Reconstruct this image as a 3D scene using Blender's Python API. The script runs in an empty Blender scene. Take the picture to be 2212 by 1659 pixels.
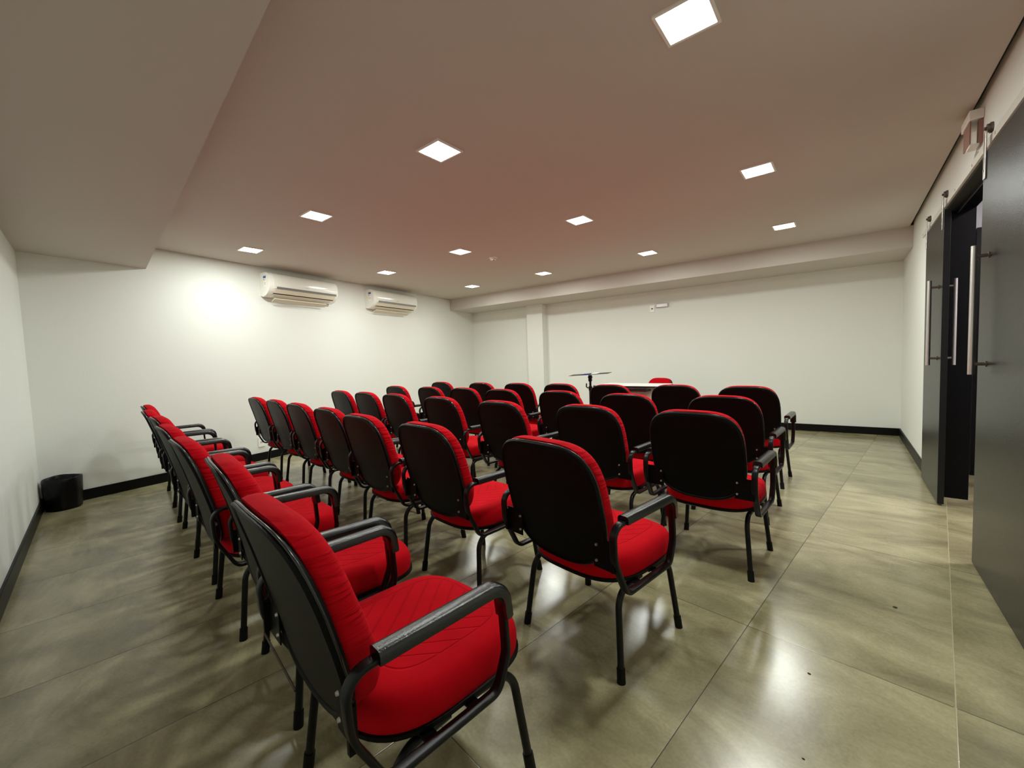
import bpy, bmesh, math
from mathutils import Vector, Matrix

scene = bpy.context.scene
COL = scene.collection
PI = math.pi

# ------------------------------------------------------------------ materials
def new_mat(name):
    m = bpy.data.materials.new(name); m.use_nodes = True
    nt = m.node_tree
    return m, nt, nt.nodes['Principled BSDF']

def simple(name, col, rough=0.5, metal=0.0, bump=0.0, bscale=200.0, spec=0.5, var=0.0, vscale=6.0, emit=None, es=0.0, stretch=None, coat=0.0):
    m, nt, b = new_mat(name)
    b.inputs['Base Color'].default_value = (*col, 1)
    b.inputs['Roughness'].default_value = rough
    b.inputs['Metallic'].default_value = metal
    b.inputs['Specular IOR Level'].default_value = spec
    b.inputs['Coat Weight'].default_value = coat
    tc = nt.nodes.new('ShaderNodeTexCoord')
    if bump > 0:
        n = nt.nodes.new('ShaderNodeTexNoise'); n.inputs['Scale'].default_value = bscale
        n.inputs['Detail'].default_value = 4
        if stretch:
            mp = nt.nodes.new('ShaderNodeMapping'); mp.inputs['Scale'].default_value = stretch
            nt.links.new(tc.outputs['Object'], mp.inputs[0]); nt.links.new(mp.outputs[0], n.inputs['Vector'])
        else:
            nt.links.new(tc.outputs['Object'], n.inputs['Vector'])
        bp = nt.nodes.new('ShaderNodeBump'); bp.inputs['Strength'].default_value = bump
        bp.inputs['Distance'].default_value = 0.002
        nt.links.new(n.outputs['Fac'], bp.inputs['Height']); nt.links.new(bp.outputs[0], b.inputs['Normal'])
    if var > 0:
        n2 = nt.nodes.new('ShaderNodeTexNoise'); n2.inputs['Scale'].default_value = vscale; n2.inputs['Detail'].default_value = 5
        nt.links.new(tc.outputs['Object'], n2.inputs['Vector'])
        mx = nt.nodes.new('ShaderNodeMix'); mx.data_type = 'RGBA'
        mx.inputs['A'].default_value = (*[c * (1 - var) for c in col], 1)
        mx.inputs['B'].default_value = (*[min(1, c * (1 + var)) for c in col], 1)
        nt.links.new(n2.outputs['Fac'], mx.inputs['Factor']); nt.links.new(mx.outputs['Result'], b.inputs['Base Color'])
    if emit:
        b.inputs['Emission Color'].default_value = (*emit, 1); b.inputs['Emission Strength'].default_value = es
    return m

M = {}
M['wall'] = simple('wall_paint', (0.78, 0.80, 0.75), 0.75, bump=0.25, bscale=90, var=0.015, vscale=1.5)
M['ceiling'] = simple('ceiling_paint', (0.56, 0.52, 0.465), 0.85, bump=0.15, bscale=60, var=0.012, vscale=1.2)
M['gap'] = simple('shadow_gap', (0.05, 0.045, 0.04), 0.9)
M['base'] = simple('baseboard_black', (0.003, 0.003, 0.003), 0.4, bump=0.05, bscale=50, spec=0.2)
M['plastic'] = simple('black_plastic', (0.0022, 0.0022, 0.0022), 0.40, bump=0.4, bscale=420, spec=0.12)
M['edge'] = simple('black_edge_trim', (0.012, 0.012, 0.012), 0.22, bump=0.05, bscale=60, spec=0.6)
M['metal'] = simple('black_painted_steel', (0.0022, 0.0023, 0.0027), 0.36, bump=0.15, bscale=90, spec=0.28)
M['pad'] = simple('black_armrest_skin', (0.003, 0.0034, 0.0037), 0.24, bump=0.3, bscale=330, spec=0.6, var=0.35, vscale=25)
M['rubber'] = simple('black_rubber', (0.003, 0.003, 0.003), 0.6, spec=0.2)
M['bolt'] = simple('zinc_bolt', (0.55, 0.55, 0.52), 0.35, metal=0.8)
M['door'] = simple('black_door_paint', (0.008, 0.0085, 0.008), 0.28, bump=0.4, bscale=260, spec=0.27)
M['doordark'] = simple('black_frame_paint', (0.0018, 0.0018, 0.0024), 0.45, bump=0.1, bscale=80, spec=0.15)
M['steel'] = simple('brushed_steel', (0.62, 0.60, 0.57), 0.28, metal=1.0, bump=0.15, bscale=60, stretch=(1, 1, 0.05))
M['galv'] = simple('roller_steel', (0.20, 0.16, 0.14), 0.4, metal=0.9)
M['rail'] = simple('rail_painted_beige', (0.62, 0.60, 0.53), 0.5)
M['ac'] = simple('air_conditioner_white', (0.84, 0.84, 0.76), 0.14, spec=0.6, bump=0.02, bscale=20, coat=0.3)
M['acvent'] = simple('louver_ivory', (0.70, 0.64, 0.50), 0.35)
M['acstrip'] = simple('silver_grey_strip', (0.27, 0.28, 0.28), 0.3, metal=0.4)
M['dark'] = simple('dark_void', (0.01, 0.009, 0.008), 0.8)
M['blue'] = simple('sticker_blue', (0.03, 0.09, 0.36), 0.4)
M['yellow'] = simple('sticker_yellow', (0.8, 0.6, 0.05), 0.4)
M['green'] = simple('sticker_green', (0.05, 0.25, 0.08), 0.4)
M['redink'] = simple('sticker_red', (0.6, 0.03, 0.03), 0.4)
M['grey'] = simple('print_grey', (0.45, 0.45, 0.42), 0.4)
M['white'] = simple('white_plastic', (0.92, 0.91, 0.85), 0.3)
M['laminate'] = simple('white_desk_laminate', (0.82, 0.81, 0.78), 0.22, var=0.02, vscale=4)
M['desk'] = simple('light_desk_panel', (0.62, 0.58, 0.55), 0.5, var=0.03, vscale=8)
M['bag'] = simple('black_bin_bag', (0.002, 0.002, 0.0025), 0.35, bump=1.0, bscale=28, spec=0.25)
M['frame'] = simple('lamp_frame_white', (0.85, 0.83, 0.78), 0.45)
M['signred'] = simple('exit_sign_red_panel', (0.30, 0.15, 0.12), 0.35)
M['patch'] = simple('bare_plaster', (0.36, 0.34, 0.29), 0.9, bump=0.5, bscale=60, var=0.15, vscale=30)
M['paper'] = simple('paper_white', (0.8, 0.8, 0.78), 0.7)
M['screen'] = simple('tablet_blue_print', (0.03, 0.03, 0.30), 0.3)
M['hall'] = simple('corridor_paint', (0.72, 0.72, 0.74), 0.8)
M['crumb'] = simple('dark_crumb', (0.02, 0.018, 0.012), 0.8)

LAMP = 7.0
mm, nt, b = new_mat('lamp_diffuser')
b.inputs['Base Color'].default_value = (0.9, 0.9, 0.9, 1)
b.inputs['Emission Color'].default_value = (0.955, 1.0, 0.945, 1)
b.inputs['Emission Strength'].default_value = LAMP
M['lamp'] = mm

# red upholstery, with stitched chevrons on the seat top
def fabric(name, seat):
    m, nt, b = new_mat(name)
    L = nt.links
    tc = nt.nodes.new('ShaderNodeTexCoord')
    def math_(op, a, bb=None, clamp=False):
        n = nt.nodes.new('ShaderNodeMath'); n.operation = op; n.use_clamp = clamp
        for i, v in enumerate((a, bb)):
            if v is None: continue
            if isinstance(v, (int, float)): n.inputs[i].default_value = v
            else: L.new(v, n.inputs[i])
        return n.outputs[0]
    n = nt.nodes.new('ShaderNodeTexNoise'); n.inputs['Scale'].default_value = 900; n.inputs['Detail'].default_value = 2
    L.new(tc.outputs['Object'], n.inputs['Vector'])
    n2 = nt.nodes.new('ShaderNodeTexNoise'); n2.inputs['Scale'].default_value = 14; n2.inputs['Detail'].default_value = 4
    L.new(tc.outputs['Object'], n2.inputs['Vector'])
    mx = nt.nodes.new('ShaderNodeMix'); mx.data_type = 'RGBA'
    mx.inputs['A'].default_value = (0.40, 0.0006, 0.005, 1); mx.inputs['B'].default_value = (0.55, 0.001, 0.008, 1)
    L.new(n2.outputs['Fac'], mx.inputs['Factor']); L.new(mx.outputs['Result'], b.inputs['Base Color'])
    b.inputs['Roughness'].default_value = 0.95
    b.inputs['Specular IOR Level'].default_value = 0.12
    b.inputs['Sheen Weight'].default_value = 0.04
    b.inputs['Sheen Tint'].default_value = (1, 0.05, 0.15, 1)
    h = math_('MULTIPLY', n.outputs['Fac'], 0.25)
    if seat:
        sp = nt.nodes.new('ShaderNodeSeparateXYZ'); L.new(tc.outputs['Object'], sp.inputs[0])
        ax = math_('ABSOLUTE', sp.outputs[0])
        yy = math_('SUBTRACT', sp.outputs[1], 0.035)
        # inset outline: superellipse |x/a|^4+|y/b|^4
        qx = math_('POWER', math_('DIVIDE', ax, 0.165), 4.0)
        qy = math_('POWER', math_('DIVIDE', math_('ABSOLUTE', yy), 0.175), 4.0)
        q = math_('ADD', qx, qy)
        r = math_('POWER', q, 0.25)
        ring = math_('SUBTRACT', 1.0, math_('MULTIPLY', math_('ABSOLUTE', math_('SUBTRACT', r, 1.0)), 42.0), True)
        chev = math_('SUBTRACT', sp.outputs[1], math_('MULTIPLY', ax, 1.15))
        pp = math_('PINGPONG', math_('ADD', chev, 1.0), 0.033)
        line = math_('SUBTRACT', 1.0, math_('DIVIDE', pp, 0.0055), True)
        inside = math_('LESS_THAN', r, 1.0)
        line = math_('MULTIPLY', line, inside)
        g = math_('MAXIMUM', ring, line)
        h = math_('SUBTRACT', h, math_('MULTIPLY', g, 1.3))
    else:
        # crosswise puckers of the cover
        mp = nt.nodes.new('ShaderNodeMapping'); mp.inputs['Scale'].default_value = (4, 9, 62)
        L.new(tc.outputs['Object'], mp.inputs[0])
        n3 = nt.nodes.new('ShaderNodeTexNoise'); n3.inputs['Scale'].default_value = 1.0; n3.inputs['Detail'].default_value = 2
        n3.inputs['Distortion'].default_value = 0.6
        L.new(mp.outputs[0], n3.inputs['Vector'])
        sp = nt.nodes.new('ShaderNodeSeparateXYZ'); L.new(tc.outputs['Object'], sp.inputs[0])
        msk = math_('DIVIDE', math_('SUBTRACT', sp.outputs[2], 0.56), 0.12, True)
        h = math_('ADD', h, math_('MULTIPLY', math_('MULTIPLY', n3.outputs['Fac'], msk), 5.5))
    bp = nt.nodes.new('ShaderNodeBump'); bp.inputs['Strength'].default_value = 0.9; bp.inputs['Distance'].default_value = 0.0025
    L.new(h, bp.inputs['Height']); L.new(bp.outputs[0], b.inputs['Normal'])
    return m
M['seatfab'] = fabric('red_seat_fabric', True)
M['backfab'] = fabric('red_back_fabric', False)

# floor: large rectified porcelain tiles
def floor_mat():
    m, nt, b = new_mat('floor_tiles'); L = nt.links
    tc = nt.nodes.new('ShaderNodeTexCoord')
    def math_(op, a, bb=None, clamp=False):
        n = nt.nodes.new('ShaderNodeMath'); n.operation = op; n.use_clamp = clamp
        for i, v in enumerate((a, bb)):
            if v is None: continue
            if isinstance(v, (int, float)): n.inputs[i].default_value = v
            else: L.new(v, n.inputs[i])
        return n.outputs[0]
    sp = nt.nodes.new('ShaderNodeSeparateXYZ'); L.new(tc.outputs['Object'], sp.inputs[0])
    fx = math_('DIVIDE', math_('ADD', sp.outputs[0], 0.5376 + 0.5939 * 40), 0.5939)
    fy = math_('DIVIDE', math_('ADD', sp.outputs[1], -1.840 + 1.166 * 20), 1.166)
    dx = math_('MULTIPLY', math_('PINGPONG', fx, 0.5), 0.5939)
    dy = math_('MULTIPLY', math_('PINGPONG', fy, 0.5), 1.166)
    d = math_('MINIMUM', dx, dy)
    grout = math_('SUBTRACT', 1.0, math_('DIVIDE', math_('SUBTRACT', d, 0.0009), 0.0012), True)
    cell = nt.nodes.new('ShaderNodeCombineXYZ')
    L.new(math_('FLOOR', fx), cell.inputs[0]); L.new(math_('FLOOR', fy), cell.inputs[1])
    wn = nt.nodes.new('ShaderNodeTexWhiteNoise'); wn.noise_dimensions = '2D'; L.new(cell.outputs[0], wn.inputs['Vector'])
    # per-tile offset so that the clouding breaks at the joints
    off = nt.nodes.new('ShaderNodeVectorMath'); off.operation = 'MULTIPLY_ADD'
    L.new(wn.outputs['Color'], off.inputs[0]); off.inputs[1].default_value = (7, 7, 7); L.new(tc.outputs['Object'], off.inputs[2])
    mp = nt.nodes.new('ShaderNodeMapping'); mp.inputs['Scale'].default_value = (1.3, 2.7, 1); mp.inputs['Rotation'].default_value = (0, 0, 0.35)
    L.new(off.outputs[0], mp.inputs[0])
    n1 = nt.nodes.new('ShaderNodeTexNoise'); n1.inputs['Scale'].default_value = 1.5; n1.inputs['Detail'].default_value = 9; n1.inputs['Roughness'].default_value = 0.62; n1.inputs['Distortion'].default_value = 0.8
    L.new(mp.outputs[0], n1.inputs['Vector'])
    cr = nt.nodes.new('ShaderNodeValToRGB')
    cr.color_ramp.elements[0].position = 0.30; cr.color_ramp.elements[0].color = (0.185, 0.162, 0.088, 1)
    cr.color_ramp.elements[1].position = 0.72; cr.color_ramp.elements[1].color = (0.46, 0.42, 0.25, 1)
    e = cr.color_ramp.elements.new(0.5); e.color = (0.31, 0.28, 0.158, 1)
    L.new(n1.outputs['Fac'], cr.inputs[0])
    n2 = nt.nodes.new('ShaderNodeTexNoise'); n2.inputs['Scale'].default_value = 90; n2.inputs['Detail'].default_value = 4
    L.new(tc.outputs['Object'], n2.inputs['Vector'])
    hv = nt.nodes.new('ShaderNodeMix'); hv.data_type = 'RGBA'; hv.blend_type = 'OVERLAY'; hv.inputs['Factor'].default_value = 0.22
    L.new(cr.outputs[0], hv.inputs['A']); L.new(n2.outputs['Fac'], hv.inputs['B'])
    gm = nt.nodes.new('ShaderNodeMix'); gm.data_type = 'RGBA'
    gc = nt.nodes.new('ShaderNodeMix'); gc.data_type = 'RGBA'
    L.new(math_('MULTIPLY', math_('GREATER_THAN', sp.outputs[0], -0.1), math_('LESS_THAN', dx, 0.004)), gc.inputs['Factor'])
    gc.inputs['A'].default_value = (0.075, 0.06, 0.035, 1); gc.inputs['B'].default_value = (0.42, 0.38, 0.24, 1)
    L.new(gc.outputs['Result'], gm.inputs['B'])
    L.new(grout, gm.inputs['Factor']); L.new(hv.outputs['Result'], gm.inputs['A'])
    L.new(gm.outputs['Result'], b.inputs['Base Color'])
    rr = nt.nodes.new('ShaderNodeMapRange'); rr.inputs['To Min'].default_value = 0.19; rr.inputs['To Max'].default_value = 0.28
    L.new(n1.outputs['Fac'], rr.inputs[0]); L.new(rr.outputs[0], b.inputs['Roughness'])
    b.inputs['Specular IOR Level'].default_value = 0.95
    bp = nt.nodes.new('ShaderNodeBump'); bp.inputs['Strength'].default_value = 0.25; bp.inputs['Distance'].default_value = 0.002
    hh = math_('SUBTRACT', math_('MULTIPLY', n2.outputs['Fac'], 0.12), grout)
    L.new(hh, bp.inputs['Height']); L.new(bp.outputs[0], b.inputs['Normal'])
    return m
M['floor'] = floor_mat()

# ------------------------------------------------------------------ helpers
def link(o, parent=None):
    COL.objects.link(o)
    if parent is not None: o.parent = parent
    return o

def obj(name, bm, mat, parent=None, smooth=None):
    me = bpy.data.meshes.new(name)
    bmesh.ops.recalc_face_normals(bm, faces=bm.faces)
    bm.to_mesh(me); bm.free()
    mats = mat if isinstance(mat, (list, tuple)) else [mat]
    for k in mats: me.materials.append(k)
    if smooth is not None:
        for p in me.polygons: p.use_smooth = True
        me.set_sharp_from_angle(angle=math.radians(smooth))
    return link(bpy.data.objects.new(name, me), parent)

def tag(o, label=None, cat=None, group=None, kind=None):
    if label: o['label'] = label
    if cat: o['category'] = cat
    if group: o['group'] = group
    if kind: o['kind'] = kind
    return o

def empty(name, loc=(0, 0, 0), rz=0.0):
    o = bpy.data.objects.new(name, None); o.empty_display_size = 0.1
    o.location = loc; o.rotation_euler = (0, 0, rz)
    return link(o)

def BM(): return bmesh.new()

def merge(bm, b2, T=None, mi=0):
    lut = {}
    for v in b2.verts: lut[v] = bm.verts.new((T @ v.co) if T is not None else v.co)
    for f in b2.faces:
        nf = bm.faces.new([lut[v] for v in f.verts]); nf.material_index = mi; nf.smooth = f.smooth
    b2.free()

def box2(bm, c, s, rz=0.0, bevel=0.0, mi=0):
    b2 = bmesh.new(); bmesh.ops.create_cube(b2, size=1.0)
    for v in b2.verts: v.co = Vector((v.co.x * s[0], v.co.y * s[1], v.co.z * s[2]))
    if bevel > 0: bmesh.ops.bevel(b2, geom=list(b2.edges), offset=bevel, segments=2, profile=0.5, affect='EDGES')
    b2.verts.index_update()
    merge(bm, b2, Matrix.Translation(c) @ Matrix.Rotation(rz, 4, 'Z'), mi)
    return bm

def prism(bm, poly, z0, z1, mi=0):
    lo = [bm.verts.new((p[0], p[1], z0)) for p in poly]; hi = [bm.verts.new((p[0], p[1], z1)) for p in poly]
    n = len(poly)
    fs = [bm.faces.new(lo[::-1]), bm.faces.new(hi)]
    for i in range(n): fs.append(bm.faces.new((lo[i], lo[(i + 1) % n], hi[(i + 1) % n], hi[i])))
    for f in fs: f.material_index = mi
    return bm

def cyl(bm, p0, p1, r0, r1=None, seg=16, mi=0, cap=True):
    r1 = r0 if r1 is None else r1
    p0 = Vector(p0); p1 = Vector(p1); d = (p1 - p0).normalized()
    a = d.orthogonal().normalized(); b_ = d.cross(a)
    R0 = [bm.verts.new(p0 + (a * math.cos(t) + b_ * math.sin(t)) * r0) for t in [2 * PI * i / seg for i in range(seg)]]
    R1 = [bm.verts.new(p1 + (a * math.cos(t) + b_ * math.sin(t)) * r1) for t in [2 * PI * i / seg for i in range(seg)]]
    for i in range(seg):
        f = bm.faces.new((R0[i], R0[(i + 1) % seg], R1[(i + 1) % seg], R1[i])); f.material_index = mi
    if cap:
        bm.faces.new(R0[::-1]).material_index = mi; bm.faces.new(R1).material_index = mi
    return bm

def fillet(pts, radii, closed=False, seg=7):
    out = []; n = len(pts)
    for i, p in enumerate(pts):
        p = Vector(p)
        if (not closed and i in (0, n - 1)) or radii[i] == 0: out.append(p); continue
        a = Vector(pts[i - 1]) - p; b_ = Vector(pts[(i + 1) % n]) - p
        la, lb = a.length, b_.length; a.normalize(); b_.normalize()
        ang = a.angle(b_); t = min(radii[i] / math.tan(ang / 2), la * 0.49, lb * 0.49); r = t * math.tan(ang / 2)
        c = p + (a + b_).normalized() * (r / math.sin(ang / 2))
        s = p + a * t - c; e = p + b_ * t - c
        om = s.angle(e)
        for k in range(seg + 1):
            f = k / seg
            v = s * (math.sin((1 - f) * om) / math.sin(om)) + e * (math.sin(f * om) / math.sin(om)) if om > 1e-4 else s
            out.append(c + v)
    return out

def sweep(bm, path, prof, closed=False, up=Vector((1, 0, 0)), mi=0):
    """prof: list of (a,b): a along `up`, b along the in-plane normal"""
    n = len(path); rings = []
    for i, p in enumerate(path):
        if closed: t = path[(i + 1) % n] - path[i - 1]
        else: t = path[min(i + 1, n - 1)] - path[max(i - 1, 0)]
        t.normalize(); u_ = (up - t * up.dot(t)).normalized(); nn = t.cross(u_)
        rings.append([bm.verts.new(p + u_ * a + nn * b_) for a, b_ in prof])
    m = len(prof); rng = n if closed else n - 1
    for i in range(rng):
        A, B = rings[i], rings[(i + 1) % n]
        for j in range(m):
            bm.faces.new((A[j], A[(j + 1) % m], B[(j + 1) % m], B[j])).material_index = mi
    if not closed:
        bm.faces.new(rings[0][::-1]).material_index = mi; bm.faces.new(rings[-1]).material_index = mi
    return bm

def rrect(w, h, r, k=3):
    out = []
    for cx, cy, a0 in ((w / 2 - r, h / 2 - r, 0), (-w / 2 + r, h / 2 - r, 90), (-w / 2 + r, -h / 2 + r, 180), (w / 2 - r, -h / 2 + r, 270)):
        for i in range(k + 1):
            a = math.radians(a0 + 90 * i / k); out.append((cx + r * math.cos(a), cy + r * math.sin(a)))
    return out

def circ(r, n=14): return [(r * math.cos(2 * PI * i / n), r * math.sin(2 * PI * i / n)) for i in range(n)]

def loft(bm, rings, cap0=True, cap1=True, mi=0):
    R = [[bm.verts.new(p) for p in ring] for ring in rings]
    for A, B in zip(R[:-1], R[1:]):
        n = len(A)
        for i in range(n): bm.faces.new((A[i], A[(i + 1) % n], B[(i + 1) % n], B[i])).material_index = mi
    if cap0: bm.faces.new(R[0][::-1]).material_index = mi
    if cap1: bm.faces.new(R[-1]).material_index = mi
    return bm

# ------------------------------------------------------------------ room (metres; y runs along the floor joints)
RL = Vector((-5.3715, -0.5026)); FL = Vector((-7.2414, 5.8693)); FR = Vector((-0.3245, 7.1469))
U = (FL - RL).normalized(); NU = Vector((U.y, -U.x))                 # air-conditioner wall, inward normal
V = (FR - FL).normalized(); NV = Vector((V.y, -V.x))                 # front wall, inward normal
Wd = Vector((0.12447994, -0.99222213)); NW = Vector((-0.99222213, -0.12447994))   # door wall from FR towards the camera
HC, HB, HS = 2.417, 2.194, 2.196
RR = FR + Wd * 7.62; RR = Vector((RR.x, RL.y + 0.0167 * (RR.x - RL.x)))
# exact meeting of door wall and rear wall
s_rr = (RL.y + 0.0167 * (-RL.x) - FR.y + 0.0167 * FR.x) / (Wd.y - 0.0167 * Wd.x)
RR = FR + Wd * s_rr
Bd = (RR - RL).normalized(); NB = Vector((-Bd.y, Bd.x))
HW = 2.75
def pl(P, du, u_, dn, n_): q = P + u_ * du + n_ * dn; return (q.x, q.y)

def struct(name, bm, mat, smooth=None):
    return tag(obj(name, bm, mat, None, smooth), kind='structure')

# walls
bm = BM(); prism(bm, [tuple(RL - U * 0.3), tuple(FL + U * 0.3), pl(FL, 0.3, U, -0.15, NU), pl(RL, -0.3, U, -0.15, NU)], -0.05, HW); 
struct('wall_left', bm, M['wall'])
bm = BM(); prism(bm, [tuple(FL), tuple(FR), pl(FR, 0, V, -0.15, NV), pl(FL, 0, V, -0.15, NV)], -0.05, HW)
struct('wall_front', bm, M['wall'])
bm = BM(); prism(bm, [tuple(RL), tuple(RR), pl(RR, 0, Bd, -0.15, NB), pl(RL, 0, Bd, -0.15, NB)], -0.05, HW)
struct('wall_rear', bm, M['wall'])
O1, O2, OH, WT = 2.73, 4.30, 2.12, 0.14      # door opening along the wall, its height, wall thickness
bm = BM()
for a, b_, z0, z1 in ((-0.2, O1, -0.05, HW), (O2, s_rr + 0.15, -0.05, HW), (O1, O2, OH, HW)):
    prism(bm, [pl(FR, a, Wd, 0, NW), pl(FR, b_, Wd, 0, NW), pl(FR, b_, Wd, -WT, NW), pl(FR, a, Wd, -WT, NW)], z0, z1)
struct('wall_right', bm, M['wall'])
# floor (runs on through the doorway)
bm = BM(); prism(bm, [(-7.9, -1.2), (3.2, -1.2), (3.2, 7.9), (-7.9, 7.9)], -0.06, 0.0)
struct('floor', bm, M['floor'])
# ceiling slab with a thin dark recess along the walls
g = 0.018; g2 = 0.03
def inter(P, d, Q, e):
    t = ((Q.x - P.x) * e.y - (Q.y - P.y) * e.x) / (d.x * e.y - d.y * e.x); return P + d * t
Lp, Fp, Rp, Bp = RL + NU * g, FL + NV * 0.0, FR + NW * g2, RL + NB * 0.0
c1 = inter(Lp, U, Bp, Bd); c2 = inter(Lp, U, Fp, V); c3 = inter(Rp, Wd, Fp, V); c4 = inter(Rp, Wd, Bp, Bd)
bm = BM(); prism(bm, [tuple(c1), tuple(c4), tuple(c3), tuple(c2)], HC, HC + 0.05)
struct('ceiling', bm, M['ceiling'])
bm = BM(); prism(bm, [(-7.9, -1.2), (0.75, -1.2), (0.75, 7.9), (-7.9, 7.9)], HC + 0.055, HC + 0.10)
struct('trim_4', bm, M['gap'])
# dropped beam along the front wall and dropped bulkhead along the rear wall
bl = FL - U * 0.809; br = FR + Wd * 0.9046
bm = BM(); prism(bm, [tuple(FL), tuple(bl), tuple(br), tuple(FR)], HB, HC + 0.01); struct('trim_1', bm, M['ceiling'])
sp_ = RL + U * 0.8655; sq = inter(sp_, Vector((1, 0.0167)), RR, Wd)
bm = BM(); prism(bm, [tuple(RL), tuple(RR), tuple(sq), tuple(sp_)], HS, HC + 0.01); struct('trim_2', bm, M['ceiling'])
# pilaster
bm = BM(); prism(bm, [pl(FL, 1.528, V, 0, NV), pl(FL, 1.528, V, 0.155, NV), pl(FL, 1.885, V, 0.155, NV), pl(FL, 1.885, V, 0, NV)], 0, HB)
struct('trim_3', bm, M['wall'])
# baseboards
bh, bt = 0.095, 0.014
def baseb(name, segs):
    bm = BM()
    for P, d, n, a, b_ in segs:
        path = [pl(P, a, d, 0, n), pl(P, a, d, bt, n), pl(P, b_, d, bt, n), pl(P, b_, d, 0, n)]
        prism(bm, path, 0, bh - 0.004)
        path = [pl(P, a, d, 0, n), pl(P, a, d, bt - 0.004, n), pl(P, b_, d, bt - 0.004, n), pl(P, b_, d, 0, n)]
        prism(bm, path, bh - 0.004, bh)
    struct(name, bm, M['base'])
baseb('baseboard_left', [(RL, U, NU, 0, (FL - RL).length)])
baseb('baseboard_front', [(FL, V, NV, 0, 1.528), (FL + NV * 0.155, V, NV, 1.528 - bt, 1.885 + bt), (FL, V, NV, 1.885, (FR - FL).length)])
baseb('baseboard_rear', [(RL, Bd, NB, 0, (RR - RL).length)])
baseb('baseboard_right', [(FR, Wd, NW, 0, O1), (FR, Wd, NW, O2, s_rr)])
# black lining of the doorway
bm = BM()
lt = 0.02
def wq(a, d): q = FR + Wd * a + NW * d; return (q.x, q.y)
prism(bm, [wq(O1, 0.004), wq(O1 + lt, 0.004), wq(O1 + lt, -WT - 0.01), wq(O1, -WT - 0.01)], 0, OH)
prism(bm, [wq(O2 - lt, 0.004), wq(O2, 0.004), wq(O2, -WT - 0.01), wq(O2 - lt, -WT - 0.01)], 0, OH)
prism(bm, [wq(O1 + lt, -0.07), wq(O2 - lt, -0.07), wq(O2 - lt, -WT - 0.01), wq(O1 + lt, -WT - 0.01)], OH - lt, OH)
prism(bm, [wq(O1 + lt, -0.055), wq(O2 - lt, -0.055), wq(O2 - lt, -0.07), wq(O1 + lt, -0.07)], OH - lt - 0.03, OH - lt)
struct('trim_5', bm, M['doordark'])
bm = BM(); prism(bm, [wq(O1 + lt, 0.004), wq(O2 - lt, 0.004), wq(O2 - lt, -0.07), wq(O1 + lt, -0.07)], OH - lt, OH)
struct('trim_7', bm, simple('head_lit_black', (0.05, 0.055, 0.052), 0.4))  # same black lining; floor light on its underside is put into the colour

# sliding door leaves with rollers and long pull handles
def leaf(name, a0, a1, hpos, label_h):
    ang = math.atan2(Wd.y, Wd.x)
    q = FR + Wd * ((a0 + a1) / 2) + NW * 0.024
    root = empty(name, (q.x, q.y, 0), ang)
    # local x along the wall (towards the camera); local -y = into the room ?
    nloc = Matrix.Rotation(-ang, 2) @ NW
    sg = 1 if nloc.y > 0 else -1
    w = a1 - a0; hx = hpos - (a0 + a1) / 2
    bm = BM(); box2(bm, (0, 0, 0.012 + 1.0265), (w, 0.034, 2.053), bevel=0.0015)
    obj('leaf_panel', bm, M['door'], root)
    for side in (1, -1):
        s = side * sg
        bm = BM()
        y = s * (0.017 + 0.048)
        if side == 1:
            cyl(bm, (hx, y, 0.995), (hx, y, 1.605), 0.0125, seg=20)
        else:
            cyl(bm, (hx, y, 0.995), (hx, y, 1.605), 0.0125, seg=20)
        h = obj('pull_handle', bm, M['steel'], root, 40)
        for z in (1.045, 1.555):
            bm = BM(); cyl(bm, (hx, s * 0.017, z), (hx, y, z), 0.008, seg=12); cyl(bm, (hx, s * 0.0165, z), (hx, s * 0.021, z), 0.014, seg=16)
            o = obj('handle_standoff', bm, M['galv'], h, 40)
    for x in (-w / 2 + 0.045, w / 2 - 0.03):
        bm = BM(); box2(bm, (x, sg * 0.021, 2.045), (0.034, 0.006, 0.22), bevel=0.001)
        box2(bm, (x, sg * 0.0245, 1.975), (0.010, 0.004, 0.010)); box2(bm, (x, sg * 0.0245, 2.03), (0.010, 0.004, 0.010))
        h = obj('roller_hanger', bm, M['steel'], root)
        bm = BM(); cyl(bm, (x, sg * 0.008, 2.172), (x, sg * 0.0185, 2.172), 0.020, seg=20); cyl(bm, (x, sg * -0.002, 2.172), (x, sg * 0.008, 2.172), 0.025, seg=20)
        cyl(bm, (x, sg * 0.0185, 2.172), (x, sg * 0.027, 2.172), 0.008, seg=10)
        obj('roller_wheel', bm, M['galv'], h, 40)
    return root
door1 = leaf('door_1', 2.22, 3.00, 2.86, '')
tag(door1, kind='structure')
door2 = leaf('door_2', 4.03, 4.86, 4.19, '')
tag(door2, kind='structure')
# rail above the leaves
bm = BM()
prism(bm, [wq(1.85, 0.018), wq(6.0, 0.018), wq(6.0, 0.028), wq(1.85, 0.028)], 2.100, 2.140)
for a in [1.9 + 0.45 * i for i in range(10)]:
    p = FR + Wd * a
    cyl(bm, (p.x + NW.x * 0.0, p.y + NW.y * 0.0, 2.12), (p.x + NW.x * 0.031, p.y + NW.y * 0.031, 2.12), 0.007, seg=8)
tag(obj('door_rail', bm, M['rail']), 'long beige flat steel rail above the black sliding doors', 'rail')
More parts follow.
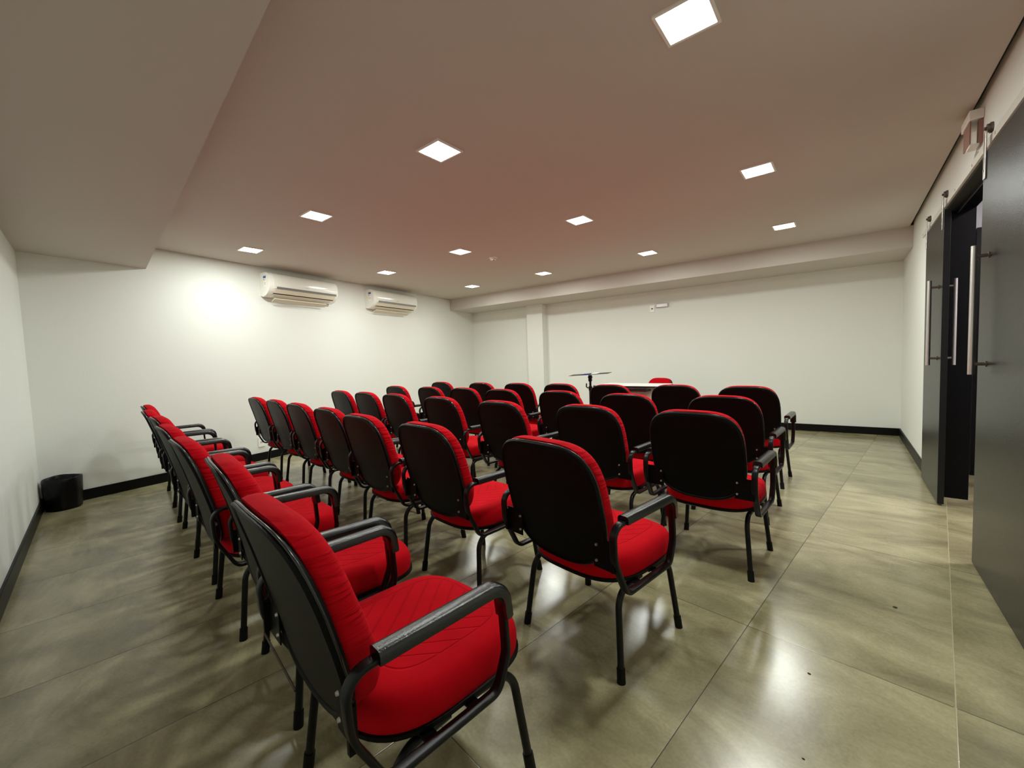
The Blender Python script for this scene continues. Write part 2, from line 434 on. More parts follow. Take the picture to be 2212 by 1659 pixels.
# chipped paint patches
import random
random.seed(4)
def patch(name, a, z, w, h, label, seed):
    rnd = random.Random(seed); bm = BM(); n = 16; pts = []
    for i in range(n):
        t = 2 * PI * i / n; r = 0.75 + 0.35 * rnd.random(); pts.append((a + math.cos(t) * w / 2 * r, z + math.sin(t) * h / 2 * r))
    lo = [bm.verts.new((*wq(x, 0.0004), y)) for x, y in pts]; hi = [bm.verts.new((*wq(x, 0.0014), y)) for x, y in pts]
    bm.faces.new(lo[::-1]); bm.faces.new(hi)
    for i in range(n): bm.faces.new((lo[i], lo[(i + 1) % n], hi[(i + 1) % n], hi[i]))
    tag(obj(name, bm, M['patch']), label, 'wall damage')
patch('chipped_paint_patch', 2.02, 2.035, 0.34, 0.13, 'bare grey chipped plaster patch beside the far door leaf top corner', 1)
patch('chipped_paint_patch', 3.62, 2.19, 0.10, 0.045, 'small chipped paint patch on wall just above the doorway rail', 2)

# corridor beyond the doorway
bm = BM()
prism(bm, [wq(1.83, -WT), wq(1.83, -1.7), wq(1.73, -1.7), wq(1.73, -WT)], 0, 2.6)
struct('wall_corridor_end', bm, M['hall'])
bm = BM()
prism(bm, [wq(1.6, -1.55), wq(5.6, -1.55), wq(5.6, -1.65), wq(1.6, -1.65)], 0, 2.6)
struct('wall_corridor_side', bm, M['hall'])
bm = BM()
prism(bm, [wq(5.5, -WT), wq(5.5, -1.7), wq(5.6, -1.7), wq(5.6, -WT)], 0, 2.6)
struct('wall_corridor_near', bm, M['hall'])
bm = BM()
prism(bm, [wq(1.7, -WT), wq(5.6, -WT), wq(5.6, -1.65), wq(1.7, -1.65)], 2.5, 2.6)
struct('ceiling_corridor', bm, M['hall'])
bm = BM()
prism(bm, [wq(1.70, -WT - 0.001), wq(2.16, -WT - 0.001), wq(2.16, -WT - 0.012), wq(1.86, -WT - 0.10), wq(1.86, -0.265), wq(1.831, -0.265), wq(1.70, -0.265)], 0, 2.5)
struct('trim_6', bm, M['doordark'])
d3 = empty('door_3', (*wq(1.86, -0.74), 0), math.atan2(Wd.y, Wd.x))
bm = BM(); box2(bm, (0, 0, 1.05), (0.045, 0.84, 2.10)); obj('leaf_panel', bm, M['doordark'], d3)
bm = BM(); box2(bm, (0.004, -0.43, 1.055), (0.07, 0.03, 2.11)); box2(bm, (0.004, 0.43, 1.055), (0.07, 0.03, 2.11)); obj('door_frame', bm, M['doordark'], d3)
tag(d3, kind='structure')

# ------------------------------------------------------------------ chairs
Y0, TL = -0.285, 0.24
def backline(u, z):
    """rear surface of the back shell: leans back, sides wrapped forward, lumbar curve"""
    return Y0 - TL * (z - 0.48) + 0.22 * u * u + 0.010 * math.sin((z - 0.36) / 0.5 * PI)
def b_outline(hw, z0, z1, n=56, mid=0.61, nt_=3.8, nb=2.7):
    out = []
    for i in range(n):
        a = 2 * PI * i / n; c, s = math.cos(a), math.sin(a); e = nt_ if s > 0 else nb
        out.append((hw * math.copysign(abs(c) ** (2 / e), c), mid + ((z1 - mid) if s > 0 else (mid - z0)) * math.copysign(abs(s) ** (2 / e), s)))
    return out
def b_ring(hw, z0, z1, off):
    return [Vector((u_, backline(u_, z) + off, z)) for u_, z in b_outline(hw, z0, z1)]
def scaled(ring2, k): 
    return ring2

def make_chair(name):
    t = empty(name)
    # --- back shell (black plastic)
    bm = BM()
    rings = []
    for k, off in ((0.02, 0.004), (0.35, 0.004), (0.7, 0.003), (0.90, 0.0015), (0.955, 0.001), (0.965, -0.003), (0.985, -0.004), (1.0, 0.0), (1.0, 0.012), (0.985, 0.018)):
        zc = 0.61; z0 = zc - (zc - 0.389) * k; z1 = zc + (0.849 - zc) * k
        rings.append(b_ring(0.233 * k, z0, z1, off))
    loft(bm, rings)
    obj('back_shell', bm, [M['plastic']], t, 50)
    bm = BM()
    ring = b_ring(0.2335, 0.3885, 0.8495, 0.008)
    sweep(bm, ring, [(0.0035 * math.cos(a), 0.0035 * math.sin(a)) for a in [2 * PI * i / 6 for i in range(6)]], closed=True, up=Vector((0, 1, 0)))
    obj('edge_trim', bm, M['edge'], t, 80)
    # --- back cushion
    bm = BM(); rings = []
    for k, off in ((0.93, 0.016), (0.985, 0.020), (1.0, 0.034), (1.0, 0.054), (0.982, 0.068), (0.94, 0.078), (0.86, 0.084), (0.7, 0.086), (0.5, 0.087), (0.25, 0.087), (0.02, 0.087)):
        zc = 0.61; z0 = zc - (zc - 0.400) * k; z1 = zc + (0.859 - zc) * k
        rings.append([p + Vector((0, 0.010 * max(0, 1 - abs(p.z - 0.55) / 0.15) * max(0.0, (off - 0.060) / 0.027), 0)) for p in b_ring(0.226 * k, z0, z1, off)])
    loft(bm, rings)
    obj('backrest', bm, M['backfab'], t, 60)
    # --- seat cushion and pan
    def s_ring(hw, y0, y1, z, n=56, dz=None):
        out = []; yc = (y0 + y1) / 2
        for i in range(n):
            a = 2 * PI * i / n; c, s = math.cos(a), math.sin(a); e = 3.6 if s > 0 else 3.0
            x = hw * math.copysign(abs(c) ** (2 / e), c); y = yc + (y1 - yc) * math.copysign(abs(s) ** (2 / e), s)
            zz = z + (dz(x, y) if dz else 0)
            out.append(Vector((x, y, zz)))
        return out
    def drop(x, y): return -0.9 * max(0, y - 0.13) ** 2 - 0.012 * (1 - min(1, abs(x) / 0.2)) * max(0, 1 - abs(y + 0.0) / 0.25)
    def dropb(x, y): return -0.35 * max(0, y - 0.13) ** 2
    bm = BM(); rings = []
    sy0, sy1, shw = -0.232, 0.262, 0.236
    for k, z in ((0.95, 0.340), (0.99, 0.344), (1.0, 0.362), (1.0, 0.385), (0.985, 0.405), (0.95, 0.419), (0.88, 0.428), (0.78, 0.4325), (0.6, 0.435), (0.4, 0.436), (0.2, 0.436), (0.02, 0.436)):
        yc = 0.03
        rings.append(s_ring(shw * k, yc - (yc - sy0) * k, yc + (sy1 - yc) * k, z, dz=(drop if z > 0.38 else dropb)))
    loft(bm, rings)
    obj('seat', bm, M['seatfab'], t, 60)
    bm = BM(); rings = []
    for k, z in ((0.80, 0.322), (0.96, 0.326), (1.0, 0.333), (1.0, 0.343), (0.97, 0.346)):
        yc = 0.03
        rings.append(s_ring((shw + 0.003) * k, yc - (yc - sy0 + 0.003) * k, yc + (sy1 + 0.003 - yc) * k, z, dz=dropb))
    loft(bm, rings)
    obj('seat_pan', bm, M['plastic'], t, 50)
    # --- closed armrest loops, pads, brackets, bolts
    for s in (-1, 1):
        X = s * 0.270
        pts = [(X, -0.222, 0.338), (X, -0.290, 0.47), (X, -0.297, 0.590), (X, 0.095, 0.590), (X, 0.105, 0.42), (X, 0.072, 0.338)]
        path = fillet(pts, [0.04, 0.15, 0.045, 0.055, 0.08, 0.035], closed=True)
        bm = BM(); sweep(bm, path, rrect(0.027, 0.014, 0.005), closed=True)
        fr = obj('arm_frame', bm, M['metal'], t, 45)
        pp = fillet([(X, -0.235, 0.600), (X, 0.098, 0.600), (X, 0.108, 0.515)], [0, 0.066, 0], seg=9)
        bm = BM()
        prof = [(-0.021, -0.014), (0.021, -0.014), (0.021, 0.003), (0.018, 0.010), (0.010, 0.0135), (-0.010, 0.0135), (-0.018, 0.010), (-0.021, 0.003)]
        # orient profile so its crown faces outwards of the bend
        tv = (pp[1] - pp[0]).normalized(); nn = tv.cross(Vector((1, 0, 0)))
        if nn.z < 0: prof = [(a, -b_) for a, b_ in prof][::-1]
        sweep(bm, pp, prof)
        obj('armrest_pad', bm, M['pad'], t, 45)
        bm = BM()
        yb = backline(0.2, 0.48)
        box2(bm, (s * 0.222, yb - 0.006, 0.478), (0.088, 0.004, 0.105), bevel=0.0015)
        box2(bm, (s * 0.262, yb - 0.014, 0.478), (0.012, 0.018, 0.09), bevel=0.0015)
        br_ = obj('back_bracket', bm, M['plastic'], t)
        for z in (0.450, 0.505):
            bm = BM(); cyl(bm, (s * 0.190, yb - 0.007, z), (s * 0.190, yb - 0.0125, z), 0.0058, 0.004, seg=12)
            obj('bolt', bm, M['bolt'], br_, 40)
    for y in (-0.105, 0.015):
        bm = BM(); box2(bm, (0, y, 0.3245), (0.53, 0.032, 0.006), bevel=0.001)
        obj('support_bar', bm, M['metal'], t)
    # --- legs
    for s in (-1, 1):
        for f, zt in ((-1, 0.308), (1, 0.308)):
            pts = [(s * 0.205, f * 0.03, zt), (s * 0.207, f * 0.180, zt - 0.004), (s * 0.235, f * 0.213, 0.012)]
            path = fillet([Vector(p) for p in pts], [0, 0.075, 0], seg=9)
            bm = BM(); sweep(bm, path, circ(0.0118, 14), up=Vector((1, 0, 0)))
            lg = obj('leg', bm, M['metal'], t, 50)
            d = (Vector(pts[1]) - Vector(pts[2])).normalized(); p2 = Vector(pts[2])
            bm = BM(); cyl(bm, p2 - d * 0.012 + Vector((0, 0, 0)), p2 + d * 0.036, 0.0155, 0.0150, seg=16)
            for v in bm.verts:
                if v.co.z < 0.004: v.co.z = 0.0
            obj('foot_cap', bm, M['rubber'], lg, 40)
    return t

def copy_tree(o, parent=None):
    c = o.copy(); COL.objects.link(c); c.parent = parent
    for ch in list(o.children): copy_tree(ch, c)
    return c

ROWS = {
 'A': [(-4.927, 0.547, 1.0), (-4.243, 0.522, -1.3), (-3.596, 0.538, 2.2), (-2.94, 0.53, 2.8), (-2.28, 0.537, 1.6), (-1.634, 0.579, -2.3), (-1.008, 0.551, 1.4)],
 'B': [(-4.84, 1.375, 0.5), (-4.241, 1.396, 0.5), (-3.62, 1.398, 0.5), (-2.978, 1.399, 0.5), (-2.373, 1.367, 0.8), (-1.733, 1.393, 0.6), (-0.986, 1.437, -2.0)],
 'C': [(-4.866, 2.235, 1.5), (-4.268, 2.263, 1.5), (-3.67, 2.285, 1.5), (-2.931, 2.302, 1.5), (-2.191, 2.3, 1.5), (-1.495, 2.38, 1.5), (-0.881, 2.426, 3.1)],
 'D': [(-4.945, 2.984, 2.5), (-4.249, 3.045, 2.5), (-3.649, 3.097, 2.5), (-3.049, 3.108, 2.5), (-2.354, 3.16, 2.5), (-1.668, 3.125, 2.5), (-1.019, 3.238, 3.6)],
 'E': [(-5.085, 3.787, 3.0), (-4.234, 3.825, 3.0), (-3.602, 3.889, 3.0), (-2.987, 3.943, 3.0), (-2.353, 3.963, 3.0), (-1.733, 4.101, 3.0), (-1.135, 4.113, 4.7)],
}
rown = {'A': 'rearmost row nearest the camera', 'B': 'second row from the rear', 'C': 'middle row', 'D': 'second row from the front', 'E': 'front row nearest the desk'}
posn = ['at the air conditioner wall end', 'second from the air conditioner wall', 'third from the air conditioner wall', 'in the exact middle', 'third from the door end', 'second from the door end', 'at the door end']
proto = make_chair('office_chair')
first = True
for r in 'ABCDE':
    for i, (x, y, a) in enumerate(ROWS[r]):
        c = proto if first else copy_tree(proto)
        first = False
        c.location = (x, y, 0); c.rotation_euler = (0, 0, math.radians(a))
        tag(c, 'red armchair with black shell, %s, %s' % (rown[r], posn[i]), 'chair', 'red chairs set out in rows')
        if r == 'A' and i == 5: a6 = c
bm = BM(); cyl(bm, (-0.228, -0.214, 0.085), (0.228, -0.214, 0.115), 0.0042, seg=8)
o = obj('stretcher', bm, simple('brown_rod', (0.06, 0.035, 0.02), 0.5), a6, 40); o['label'] = 'thin brown rod between the rear legs'
c = copy_tree(proto); c.location = (-3.035, 5.79, 0); c.rotation_euler = (0, 0, math.radians(170)); c.scale = (0.91, 0.91, 0.91)
tag(c, 'lone red chair behind the white-topped desk, facing the rows', 'chair')
if 'group' in c: del c['group']

# ------------------------------------------------------------------ ceiling lamps
LP = [(-0.690, 1.660), (-2.115, 1.510), (-3.675, 1.333), (-5.132, 1.159), (-0.912, 3.366), (-2.345, 3.215), (-3.881, 2.997), (-5.355, 2.839), (-1.132, 5.071), (-2.559, 4.916), (-4.137, 4.739), (-5.552, 4.512)]
line = ['rear line of lamps', 'middle line of lamps', 'front line of lamps']
posl = ['nearest the doors', 'second from the doors', 'second from the air conditioners', 'nearest the air conditioners']
lz = 0.006
def make_lamp():
    t = empty('ceiling_lamp')
    bm = BM()
    for sx, sy, w, h in ((0, 0.094, 0.200, 0.012), (0, -0.094, 0.200, 0.012), (0.094, 0, 0.012, 0.176), (-0.094, 0, 0.012, 0.176)):
        box2(bm, (sx, sy, -0.004), (w, h, 0.008))
    obj('lamp_frame', bm, M['frame'], t)
    bm = BM(); box2(bm, (0, 0, -lz / 2), (0.174, 0.174, lz), bevel=0.001)
    obj('diffuser', bm, M['lamp'], t)
    ld = bpy.data.lights.new('lamp_light', 'AREA'); ld.shape = 'SQUARE'; ld.size = 0.168; ld.energy = 7.2; ld.spread = math.radians(180); ld.color = (0.955, 1.0, 0.945)
    lo = bpy.data.objects.new('lamp_light', ld); lo.location = (0, 0, -lz - 0.002); link(lo, t)
    return t
lp = make_lamp()
for i, (x, y) in enumerate(LP):
    l = lp if i == 0 else copy_tree(lp)
    l.location = (x, y, HC); l.rotation_euler = (0, 0, math.radians(6.8))
    tag(l, 'lit square ceiling lamp in the %s, %s' % (line[i // 4], posl[i % 4]), 'ceiling lamp', 'square lamps in the ceiling')
# smoke detector
t = empty('smoke_detector', (-3.868, 3.494, HC))
bm = BM(); cyl(bm, (0, 0, 0), (0, 0, -0.012), 0.050, 0.048, seg=28); cyl(bm, (0, 0, -0.012), (0, 0, -0.034), 0.040, 0.030, seg=28)
obj('detector_body', bm, M['white'], t, 35)
bm = BM(); cyl(bm, (0, 0, -0.020), (0, 0, -0.026), 0.0385, 0.0355, seg=28); obj('sensor_slot', bm, M['grey'], t, 35)
bm = BM(); cyl(bm, (0.01, 0, -0.034), (0.01, 0, -0.040), 0.010, 0.007, seg=12); obj('test_button', bm, M['dark'], t, 35)
tag(t, 'small round white smoke detector on the ceiling between the lamps', 'smoke detector')

# ------------------------------------------------------------------ air conditioners
def make_ac():
    # local x along the wall, local y out of the wall, z up from the bottom
    t = empty('air_conditioner')
    Lw = 0.98; D = 0.205; H = 0.30
    prof = [(0.0, 0.012), (0.045, 0.0), (0.105, 0.012), (0.150, 0.038), (0.180, 0.070), (0.198, 0.105), (0.205, 0.145), (0.205, 0.19), (0.200, 0.225), (0.188, 0.255), (0.168, 0.280), (0.140, 0.295), (0.11, 0.30), (0.0, 0.30)]
    bm = BM()
    xs = [0.0, 0.006, Lw - 0.006, Lw]; ks = [0.985, 1.0, 1.0, 0.985]
    cy, cz = 0.10, 0.15
    rings = [[Vector((x, max(0, cy + (p[0] - cy) * k), cz + (p[1] - cz) * k)) for p in prof] for x, k in zip(xs, ks)]
    loft(bm, rings); obj('body', bm, M['ac'], t, 35)
    # front panel (slightly proud), stops above the outlet
    pf = [(0.1995, 0.098), (0.209, 0.145), (0.209, 0.19), (0.204, 0.226), (0.191, 0.258), (0.170, 0.283), (0.142, 0.2985), (0.11, 0.3035)]
    bm = BM(); inner = [(a - 0.008, b_ - 0.004) for a, b_ in pf][::-1]
    rings = [[Vector((x, a, b_)) for a, b_ in pf + inner] for x in (0.055, Lw - 0.006)]
    loft(bm, rings); obj('front_panel', bm, M['ac'], t, 35)
    def strip(name, a, b_, x0, x1, mat, th=0.004, par=None):
        bm = BM(); va = Vector((0, a[0], a[1])); vb = Vector((0, b_[0], b_[1])); d = (vb - va).normalized(); n = Vector((0, -d.z, d.y))
        if n.y < 0: n = -n
        vs = []
        for x in (x0, x1):
            for p in (va, vb):
                for q in (0, th): vs.append(bm.verts.new(Vector((x, 0, 0)) + p + n * q))
        for idx in ((0, 1, 3, 2), (4, 5, 7, 6), (0, 1, 5, 4), (2, 3, 7, 6), (0, 2, 6, 4), (1, 3, 7, 5)): bm.faces.new([vs[i] for i in idx])
        return obj(name, bm, mat, par or t)
    strip('silver_strip', (0.2005, 0.098), (0.2095, 0.122), 0.09, Lw - 0.03, M['acstrip'], 0.003)
    strip('upper_louver', (0.168, 0.046), (0.196, 0.092), 0.075, Lw - 0.045, M['acvent'], 0.005)
    strip('outlet_slot', (0.160, 0.036), (0.167, 0.043), 0.06, Lw - 0.06, M['dark'], 0.004)
    strip('lower_louver', (0.118, 0.010), (0.158, 0.034), 0.075, Lw - 0.09, M['acvent'], 0.006)
    strip('drip_tray', (0.05, -0.045), (0.118, -0.012), 0.10, Lw - 0.13, M['acvent'], 0.010)
    # energy sticker on the near end
    st = BM(); box2(st, (-0.001, 0.110, 0.185), (0.002, 0.060, 0.135)); sk = obj('energy_sticker', st, M['white'], t)
    for nm, c, s, m in (('sticker_header', (-0.0025, 0.110, 0.237), (0.001, 0.056, 0.028), M['blue']), ('sticker_bar', (-0.0025, 0.096, 0.208), (0.001, 0.024, 0.009), M['green']),
                        ('sticker_bar', (-0.0025, 0.098, 0.196), (0.001, 0.026, 0.007), M['yellow']), ('sticker_bar', (-0.0025, 0.130, 0.207), (0.001, 0.008, 0.009), M['redink']),
                        ('sticker_text', (-0.0025, 0.112, 0.165), (0.001, 0.040, 0.006), M['grey']), ('sticker_text', (-0.0025, 0.112, 0.148), (0.001, 0.034, 0.005), M['grey'])):
        bm = BM(); box2(bm, c, s); obj(nm, bm, m, sk)
    bm = BM(); box2(bm, (0.50, 0.2095, 0.150), (0.045, 0.0016, 0.008)); obj('emblem', bm, M['grey'], t)
    bm = BM(); box2(bm, (0.49, 0.004, 0.15), (0.9, 0.008, 0.26)); obj('mounting_plate', bm, M['galv'], t)
    return t
def flip_x(root):
    for ch in root.children:
        if ch.type == 'MESH':
            for v in ch.data.vertices: v.co.x = -v.co.x
            ch.data.flip_normals()
        flip_x(ch)
def ac_place(o, s, label):
    p = RL + U * s
    o.location = (p.x, p.y, 2.038); o.rotation_euler = (0, 0, math.atan2(-U.y, -U.x))
    tag(o, label, 'air conditioner', 'wall air conditioners')
ac = make_ac(); flip_x(ac)
ac2 = copy_tree(ac)
ac_place(ac, 2.0, 'white split air conditioner nearer the camera, left of the two on the wall')
ac_place(ac2, 3.645, 'white split air conditioner farther away, nearer the front corner of the room')

# ------------------------------------------------------------------ front of the room
# desk
th = math.radians(6.0); dw, dd = 0.93, 0.50
rf = Vector((-2.45, 4.95)); ex = Vector((math.cos(th), math.sin(th))); ey = Vector((-math.sin(th), math.cos(th)))
cd = rf - ex * (dw / 2) + ey * (dd / 2)
dk = empty('desk', (cd.x, cd.y, 0), th)
bm = BM(); box2(bm, (0, 0, 0.7325), (dw, dd, 0.025), bevel=0.002); obj('desk_top', bm, M['laminate'], dk)
bm = BM(); sweep(bm, [Vector(p) for p in ((-dw / 2 - 0.001, -dd / 2 - 0.001, 0.730), (dw / 2 + 0.001, -dd / 2 - 0.001, 0.730), (dw / 2 + 0.001, dd / 2 + 0.001, 0.730), (-dw / 2 - 0.001, dd / 2 + 0.001, 0.730))], rrect(0.018, 0.003, 0.001, 1), closed=True, up=Vector((0, 0, 1)))
obj('edge_band', bm, M['edge'], dk)
bm = BM(); box2(bm, (0.02, -0.15, 0.52), (dw - 0.14, 0.016, 0.36)); obj('modesty_panel', bm, M['desk'], dk)
bm = BM(); box2(bm, (0.06, -0.165, 0.695), (0.52, 0.30, 0.045), bevel=0.002); obj('under_tray', bm, M['edge'], dk)
for sx in (-1, 1):
    for sy in (-1, 1):
        bm = BM(); box2(bm, (sx * (dw / 2 - 0.05), sy * (dd / 2 - 0.06), 0.36), (0.035, 0.035, 0.72), bevel=0.003); obj('leg', bm, M['desk'], dk)
tag(dk, 'small white-topped desk with dark edge at the front of the room', 'desk')

# music stand
ms = empty('music_stand', (-3.285, 4.655, 0), math.radians(18))
bm = BM(); cyl(bm, (0, 0, 0.16), (0, 0, 0.72), 0.019); cyl(bm, (0, 0, 0.70), (0, 0, 0.8700), 0.0155); obj('pole', bm, M['metal'], ms, 40)
bm = BM(); cyl(bm, (0, 0, 0.69), (0, 0, 0.745), 0.025); cyl(bm, (0, 0, 0.715), (-0.045, 0, 0.73), 0.006); obj('clamp_collar', bm, M['metal'], ms, 40)
bm = BM(); box2(bm, (0, 0, 0.855), (0.045, 0.040, 0.085), bevel=0.006); cyl(bm, (-0.03, 0, 0.8700), (0.03, 0, 0.8700), 0.009); obj('tilt_joint', bm, M['metal'], ms, 40)
bm = BM(); sweep(bm, [Vector(p) for p in ((-0.035, 0, 0.72), (-0.056, 0, 0.74), (-0.054, 0, 0.785))], circ(0.009, 8), up=Vector((0, 1, 0))); obj('knob_hook', bm, M['metal'], ms, 40)
for k in range(3):
    a = 2 * PI * k / 3 + 0.5; d = Vector((math.cos(a), math.sin(a), 0))
    bm = BM(); cyl(bm, Vector((0, 0, 0.34)) + d * 0.012, d * 0.25 + Vector((0, 0, 0.012)), 0.008, seg=10); cyl(bm, Vector((0, 0, 0.18)) + d * 0.01, d * 0.13 + Vector((0, 0, 0.19)), 0.005, seg=8)
    lg = obj('tripod_leg', bm, M['metal'], ms, 40)
    bm = BM(); cyl(bm, d * 0.235 + Vector((0, 0, 0.014)), d * 0.262 + Vector((0, 0, 0.012)), 0.012, seg=10); obj('rubber_foot', bm, M['rubber'], lg, 40)
# desk plate: two wings meeting in a shallow fold, almost level
bm = BM()
def quadslab(bm, pts, t=0.004, mi=0):
    lo = [bm.verts.new(Vector(p)) for p in pts]; hi = [bm.verts.new(Vector(p) + Vector((0, 0, t))) for p in pts]
    bm.faces.new(lo[::-1]).material_index = mi; bm.faces.new(hi).material_index = mi
    for i in range(len(pts)): bm.faces.new((lo[i], lo[(i + 1) % len(pts)], hi[(i + 1) % len(pts)], hi[i])).material_index = mi
quadslab(bm, [(-0.27, -0.10, 0.8920), (0.0, -0.12, 0.9040), (0.0, 0.12, 0.9115), (-0.27, 0.10, 0.8995)])
quadslab(bm, [(0.0, -0.12, 0.9040), (0.27, -0.10, 0.9180), (0.27, 0.10, 0.9255), (0.0, 0.12, 0.9115)])
tp = obj('tray', bm, M['plastic'], ms)
tag(ms, 'black music stand with flat tilted tray beside the desk', 'music stand')
bk = None
def tray_z(x, y): return 0.904 + 0.03125 * (y + 0.12) + (0.0496 if x > 0 else 0.0468) * x + 0.0052
def sheet(x0, x1, y0, y1): return [(x0, y0, tray_z(x0, y0)), (x1, y0, tray_z(x1, y0)), (x1, y1, tray_z(x1, y1)), (x0, y1, tray_z(x0, y1))]
bm = BM(); quadslab(bm, sheet(0.035, 0.11, -0.08, 0.09), 0.006)
pp_ = obj('paper_sheet', bm, M['paper']); pp_.location = ms.location; pp_.rotation_euler = ms.rotation_euler
tag(pp_, 'small white paper lying on the tray of the black music stand', 'paper')
bm = BM(); quadslab(bm, sheet(-0.10, -0.004, -0.08, 0.08), 0.007)
pb = obj('booklet', bm, M['screen']); pb.location = ms.location; pb.rotation_euler = ms.rotation_euler
tag(pb, 'dark blue booklet lying on the tray of the black music stand', 'booklet')

# light switch and small emergency light high on the front wall
vang = math.atan2(V.y, V.x)
def on_front(name, s, z):
    p = FL + V * s; return empty(name, (p.x, p.y, z), vang)
t = on_front('socket_plate', 3.945, 1.911)
bm = BM(); box2(bm, (0, -0.005, 0), (0.076, 0.010, 0.116), bevel=0.003); obj('plate', bm, M['white'], t)
bm = BM(); box2(bm, (0, -0.0105, -0.002), (0.030, 0.003, 0.016), bevel=0.001); obj('socket_opening', bm, M['dark'], t)
tag(t, 'white socket plate high on the front wall below the beam', 'socket')
t = on_front('emergency_light', 4.112, 1.947)
bm = BM(); box2(bm, (0, -0.017, 0), (0.200, 0.034, 0.066), bevel=0.006); obj('housing', bm, M['grey'], t)
bm = BM(); box2(bm, (0.0, -0.036, 0.002), (0.176, 0.008, 0.050), bevel=0.003); obj('lens', bm, simple('lens_silver', (0.85, 0.82, 0.88), 0.12, spec=0.8), t)
tag(t, 'small horizontal emergency light with shiny lens, right of the high socket', 'emergency light')
# wall outlet low on the air conditioner wall
p = RL + U * 1.878
t = empty('wall_outlet', (p.x, p.y, 0.228), math.atan2(-U.y, -U.x))
bm = BM(); box2(bm, (0, 0.005, 0), (0.080, 0.010, 0.118), bevel=0.003); obj('plate', bm, M['white'], t)
bm = BM(); box2(bm, (0, 0.0105, 0), (0.036, 0.003, 0.020), bevel=0.001); obj('outlet_insert', bm, M['grey'], t)
tag(t, 'white wall outlet low on the air conditioner wall behind the chairs', 'outlet')

# exit sign box under the ceiling on the door wall
p = FR + Wd * 3.68
t = empty('exit_sign', (p.x, p.y, 2.30), math.atan2(-Wd.y, -Wd.x))   # local y into the room
ly = Matrix.Rotation(-math.atan2(-Wd.y, -Wd.x), 2) @ NW
sg = 1 if ly.y > 0 else -1
bm = BM(); box2(bm, (0, sg * 0.028, 0.062), (0.20, 0.056, 0.050), bevel=0.004); obj('housing', bm, M['frame'], t)
bm = BM(); box2(bm, (-0.01, sg * 0.048, -0.024), (0.15, 0.006, 0.118), bevel=0.001); obj('sign_plate', bm, M['signred'], t)
bm = BM(); box2(bm, (-0.07, sg * 0.009, -0.026), (0.03, 0.018, 0.115)); obj('side_shade_strip', bm, M['signred'], t)  # strip on the wall standing in for the reddish shadow beside the plate
bm = BM(); box2(bm, (-0.03, sg * 0.030, -0.088), (0.09, 0.036, 0.012), bevel=0.003); obj('lower_bracket', bm, M['frame'], t)
tag(t, 'wall exit sign box with reddish plate under the ceiling above the doors', 'exit sign')

# waste bin with black liner
wb = empty('waste_bin', (-5.272, -0.362, 0))
def ringz(r, z, n=40, wob=0.0, ph=0.0, zw=0.0):
    return [Vector((r * (1 + wob * math.sin(7 * a + ph) + wob * 0.6 * math.sin(13 * a + 2 * ph)) * math.cos(a), r * (1 + wob * math.sin(7 * a + ph) + wob * 0.6 * math.sin(13 * a + 2 * ph)) * math.sin(a), z + zw * math.sin(3 * a + 1 + ph))) for a in [2 * PI * i / n for i in range(n)]]
bm = BM(); loft(bm, [ringz(0.098, 0.0), ringz(0.102, 0.004), ringz(0.116, 0.25), ringz(0.113, 0.25), ringz(0.098, 0.008)])
obj('bucket', bm, M['rubber'], wb, 40)
bm = BM(); loft(bm, [ringz(0.112, 0.012, wob=0.012, ph=0.4, zw=0.004), ringz(0.122, 0.16, wob=0.012, ph=1.2), ringz(0.123, 0.22, wob=0.010, ph=2), ringz(0.124, 0.262, wob=0.012, ph=3, zw=0.004), ringz(0.119, 0.272, wob=0.012, ph=3, zw=0.004), ringz(0.112, 0.262, wob=0.012, ph=3), ringz(0.108, 0.15, wob=0.015, ph=2), ringz(0.09, 0.05, wob=0.02, ph=1)], cap0=False, cap1=True)
obj('bin_liner', bm, M['bag'], wb, 60)
tag(wb, 'small black waste bin with black liner in the rear corner', 'waste bin')

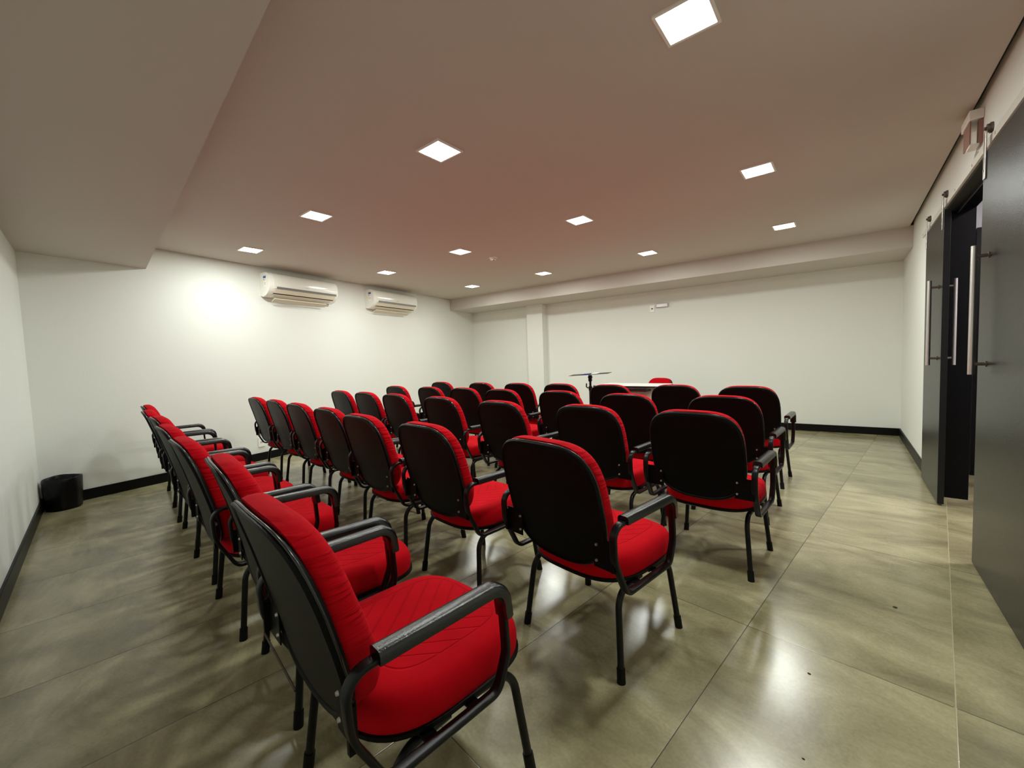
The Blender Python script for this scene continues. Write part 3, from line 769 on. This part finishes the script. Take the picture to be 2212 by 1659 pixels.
# crumbs on the tiles by the doors
for k, (x, y, s_) in enumerate(((-0.115, 2.40, 0.006), (-0.300, 1.700, 0.004), (-0.245, 1.32, 0.003))):
    bm = BM(); bmesh.ops.create_icosphere(bm, subdivisions=1, radius=s_)
    for v in bm.verts: v.co.z *= 0.35; v.co.x *= 1.5
    for v in bm.verts: v.co += Vector((0, 0, s_ * 0.3))
    o = obj('floor_crumb', bm, M['crumb']); o.location = (x, y, 0)
    tag(o, ['largest dark speck on the tiles beside the right door leaf', 'dark speck on the tiles between the lamp reflection and doors', 'tiniest dark speck on the tiles near the lamp reflection'][k], 'crumb', 'specks on the floor')

# ------------------------------------------------------------------ corridor lamp
ld = bpy.data.lights.new('corridor_light', 'AREA'); ld.shape = 'RECTANGLE'; ld.size = 0.3; ld.size_y = 0.3; ld.energy = 18; ld.color = (1.0, 0.92, 0.95)
lo = bpy.data.objects.new('corridor_light', ld); q = wq(3.45, -0.85); lo.location = (q[0], q[1], 2.49); COL.objects.link(lo)

# ------------------------------------------------------------------ camera
FPX, YAW, PITCH, ROLL = 893.66, -0.8020, 0.0592, -0.0361
fwd = Vector((math.sin(YAW), math.cos(YAW), 0)); right = Vector((math.cos(YAW), -math.sin(YAW), 0)); up = Vector((0, 0, 1))
f2 = fwd * math.cos(PITCH) - up * math.sin(PITCH); u2 = up * math.cos(PITCH) + fwd * math.sin(PITCH)
r3 = right * math.cos(ROLL) + u2 * math.sin(ROLL); u3 = u2 * math.cos(ROLL) - right * math.sin(ROLL)
cam = bpy.data.cameras.new('camera'); co = bpy.data.objects.new('camera', cam); COL.objects.link(co)
cam.sensor_fit = 'HORIZONTAL'; cam.sensor_width = 36.0; cam.lens = 36.0 * FPX / 2212.0; cam.clip_start = 0.02
co.matrix_world = Matrix(((r3.x, u3.x, -f2.x, 0), (r3.y, u3.y, -f2.y, 0), (r3.z, u3.z, -f2.z, 1.147), (0, 0, 0, 1)))
scene.camera = co

w = bpy.data.worlds.new('world'); scene.world = w; w.use_nodes = True
w.node_tree.nodes['Background'].inputs[0].default_value = (0.02, 0.02, 0.02, 1)
w.node_tree.nodes['Background'].inputs[1].default_value = 0.2
vs = scene.view_settings
vs.view_transform = 'Standard'; vs.look = 'None'; vs.gamma = 1.0; vs.use_curve_mapping = False; vs.exposure = 1.12
scene.cycles.max_bounces = 10; scene.cycles.diffuse_bounces = 7; scene.cycles.glossy_bounces = 4
scene.cycles.sample_clamp_indirect = 8.0
scene.cycles.use_denoising = True
